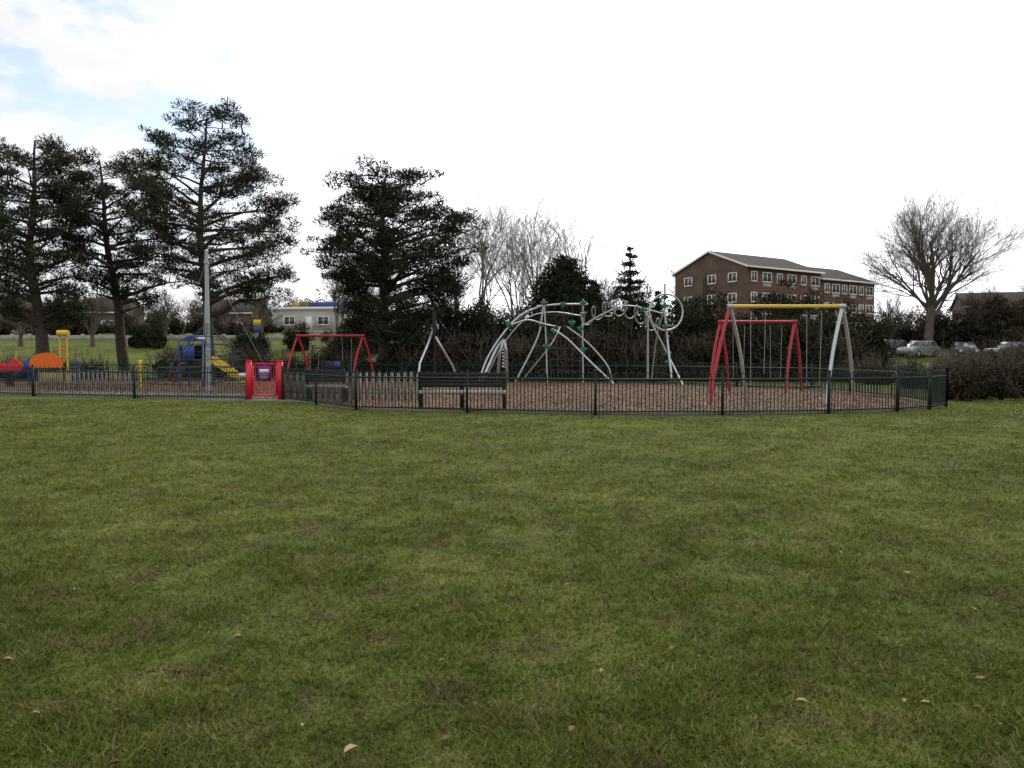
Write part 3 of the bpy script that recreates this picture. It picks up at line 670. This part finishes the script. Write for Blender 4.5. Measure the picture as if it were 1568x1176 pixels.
# ---------------------------------------------------------------- cars
def car(px,d,paint,rot=0.0):
    x,_=G(px,d); g=float(terr(0,d)); b=MB()
    lower=[(-2.05,.35),(-2.0,.62),(-1.9,.85),(-1.0,.95),(1.6,.97),(1.98,.9),(2.05,.6),(2.0,.3),(-1.9,.28)]
    ring=[]
    for y,k in ((-.84,.96),(-.78,1.0),(.78,1.0),(.84,.96)): ring.append([(p[0]*k,y,.3+(p[1]-.3)*k) for p in lower])
    n=len(lower)
    for i in range(3):
        v=ring[i]+ring[i+1]; b.add(v,[[j,(j+1)%n,(j+1)%n+n,j+n] for j in range(n)],paint)
    b.add(ring[0],[list(range(n))],paint); b.add(ring[3],[list(range(n))[::-1]],paint)
    lo=[(-1.1,-.76),(1.75,-.76),(1.75,.76),(-1.1,.76)]; hi=[(-.35,-.6),(1.35,-.6),(1.35,.6),(-.35,.6)]
    v=[(*p,.955) for p in lo]+[(*p,1.40) for p in hi]
    b.add(v,[[0,1,5,4],[1,2,6,5],[2,3,7,6],[3,0,4,7]],'glass')
    v2=[(p[0],p[1],1.395) for p in hi]+[(p[0]*.92+.02,p[1]*.9,1.46) for p in hi]
    b.add(v2,[[4,5,6,7],[0,1,5,4],[1,2,6,5],[2,3,7,6],[3,0,4,7]],paint)
    for xx in (-.38,.5,1.38): 
        for s in (-1,1): b.path([(xx if abs(xx)<.9 else xx*1.15,s*.77,.95),(xx,s*.615,1.4)],.04,paint,5)
    for xx in (-1.3,1.3):
        for s in (-1,1):
            b.tubes([[xx,s*.66,.31,xx,s*.87,.31,.32,.32]],'tyre',16,caps=True); b.tubes([[xx,s*.86,.31,xx,s*.885,.31,.19,.17]],'steel',12,caps=True)
    for s in (-1,1): b.box((-2.0,s*.6,.68),(.08,.3,.15),'white'); b.box((2.02,s*.62,.74),(.06,.26,.2),'red')
    b.build('parked_car',loc=(x,d,g),rotz=rot)
car(1406,67,'silver',.5); car(1356,68,'carred',.1); car(1476,66,'carred',1.2); car(1545,66,'carred',.2)
for px,top,d in ((60,470,95),):
    b=MB(); x,_,zt=P(px,top,d); g=float(terr(0,d)); b.tubes([[x,d,g,x,d,zt,.08,.05]],'mast',8); b.path([(x,d,zt),(x+.3,d,zt+.15),(x+1.0,d,zt+.2)],.04,'mast',6,smooth=4); b.box((x+1.2,d,zt+.18),(.6,.2,.12),'mast'); b.build('street_lamp')
# ---------------------------------------------------------------- sky & light
EL=math.radians(32); AZ=math.radians(12)
w=bpy.data.worlds.new('World'); bpy.context.scene.world=w; w.use_nodes=True; nt=w.node_tree; bg=nt.nodes['Background']
sky=nt.nodes.new('ShaderNodeTexSky'); sky.sky_type='NISHITA'; sky.sun_disc=False; sky.sun_elevation=EL; sky.sun_rotation=AZ
tc=nt.nodes.new('ShaderNodeTexCoord'); gen=tc.outputs['Generated']
def dot(v):
    n=nt.nodes.new('ShaderNodeVectorMath'); n.operation='DOT_PRODUCT'; l=math.sqrt(sum(q*q for q in v)); n.inputs[1].default_value=tuple(q/l for q in v); nt.links.new(gen,n.inputs[0]); return n.outputs['Value']
def mr(s,a,b_,c,d):
    n=nt.nodes.new('ShaderNodeMapRange'); n.inputs[1].default_value=a;n.inputs[2].default_value=b_;n.inputs[3].default_value=c;n.inputs[4].default_value=d
    nt.links.new(s,n.inputs[0]); return n.outputs[0]
def mth(op,a,b_):
    n=nt.nodes.new('ShaderNodeMath'); n.operation=op
    for i,s in enumerate((a,b_)):
        if isinstance(s,(int,float)): n.inputs[i].default_value=s
        else: nt.links.new(s,n.inputs[i])
    return n.outputs[0]
sd=(math.sin(AZ)*math.cos(EL),math.cos(AZ)*math.cos(EL),math.sin(EL))
s1=dot(sd); base=mr(s1,-.5,.70,8.5,13.5); glow=mr(s1,.80,1.0,0.0,12.0); cloudv=mth('ADD',base,glow)
mp=nt.nodes.new('ShaderNodeMapping'); mp.inputs['Scale'].default_value=(1,1,2.4); nt.links.new(gen,mp.inputs[0])
n1=noise(nt,7.0,6,mp.outputs[0],.6); n2=noise(nt,3.0,4,mp.outputs[0],.6)
left=mr(dot((-.62,.85,.30)),.80,.98,0,1)
shade=mth('SUBTRACT',1.0,mth('MULTIPLY',left,mr(n2.outputs['Fac'],.35,.65,.14,.32)))
cloudv=mth('MULTIPLY',cloudv,shade)
gap=mth('MULTIPLY',mr(n1.outputs['Fac'],.47,.58,0,1),mr(dot((-.48,.9,.40)),.93,.985,0,.75))
col=nt.nodes.new('ShaderNodeVectorMath'); col.operation='SCALE'; col.inputs[0].default_value=(0.995,1.0,1.02); nt.links.new(cloudv,col.inputs['Scale'])
sk=nt.nodes.new('ShaderNodeVectorMath'); sk.operation='SCALE'; sk.inputs['Scale'].default_value=1.8; nt.links.new(sky.outputs[0],sk.inputs[0])
c=mix(nt,col.outputs[0],sk.outputs[0],gap)
nt.links.new(c,bg.inputs['Color']); bg.inputs['Strength'].default_value=0.1
sl=bpy.data.lights.new('sun','SUN'); sl.energy=1.5; sl.angle=math.radians(11); sl.color=(1,.94,.84)
so=bpy.data.objects.new('sun',sl); bpy.context.collection.objects.link(so); so.rotation_euler=Vector(sd).to_track_quat('Z','Y').to_euler()
cd=bpy.data.cameras.new('camera'); cd.sensor_width=36; cd.lens=36*F/1568; cd.clip_end=4000; cd.clip_start=.05
co=bpy.data.objects.new('camera',cd); bpy.context.collection.objects.link(co); co.location=(0,0,CAMZ); co.rotation_euler=(math.pi/2-PITCH,0,0)
sc=bpy.context.scene; sc.camera=co; sc.view_settings.view_transform='Standard'; sc.view_settings.look='None'; sc.view_settings.exposure=0
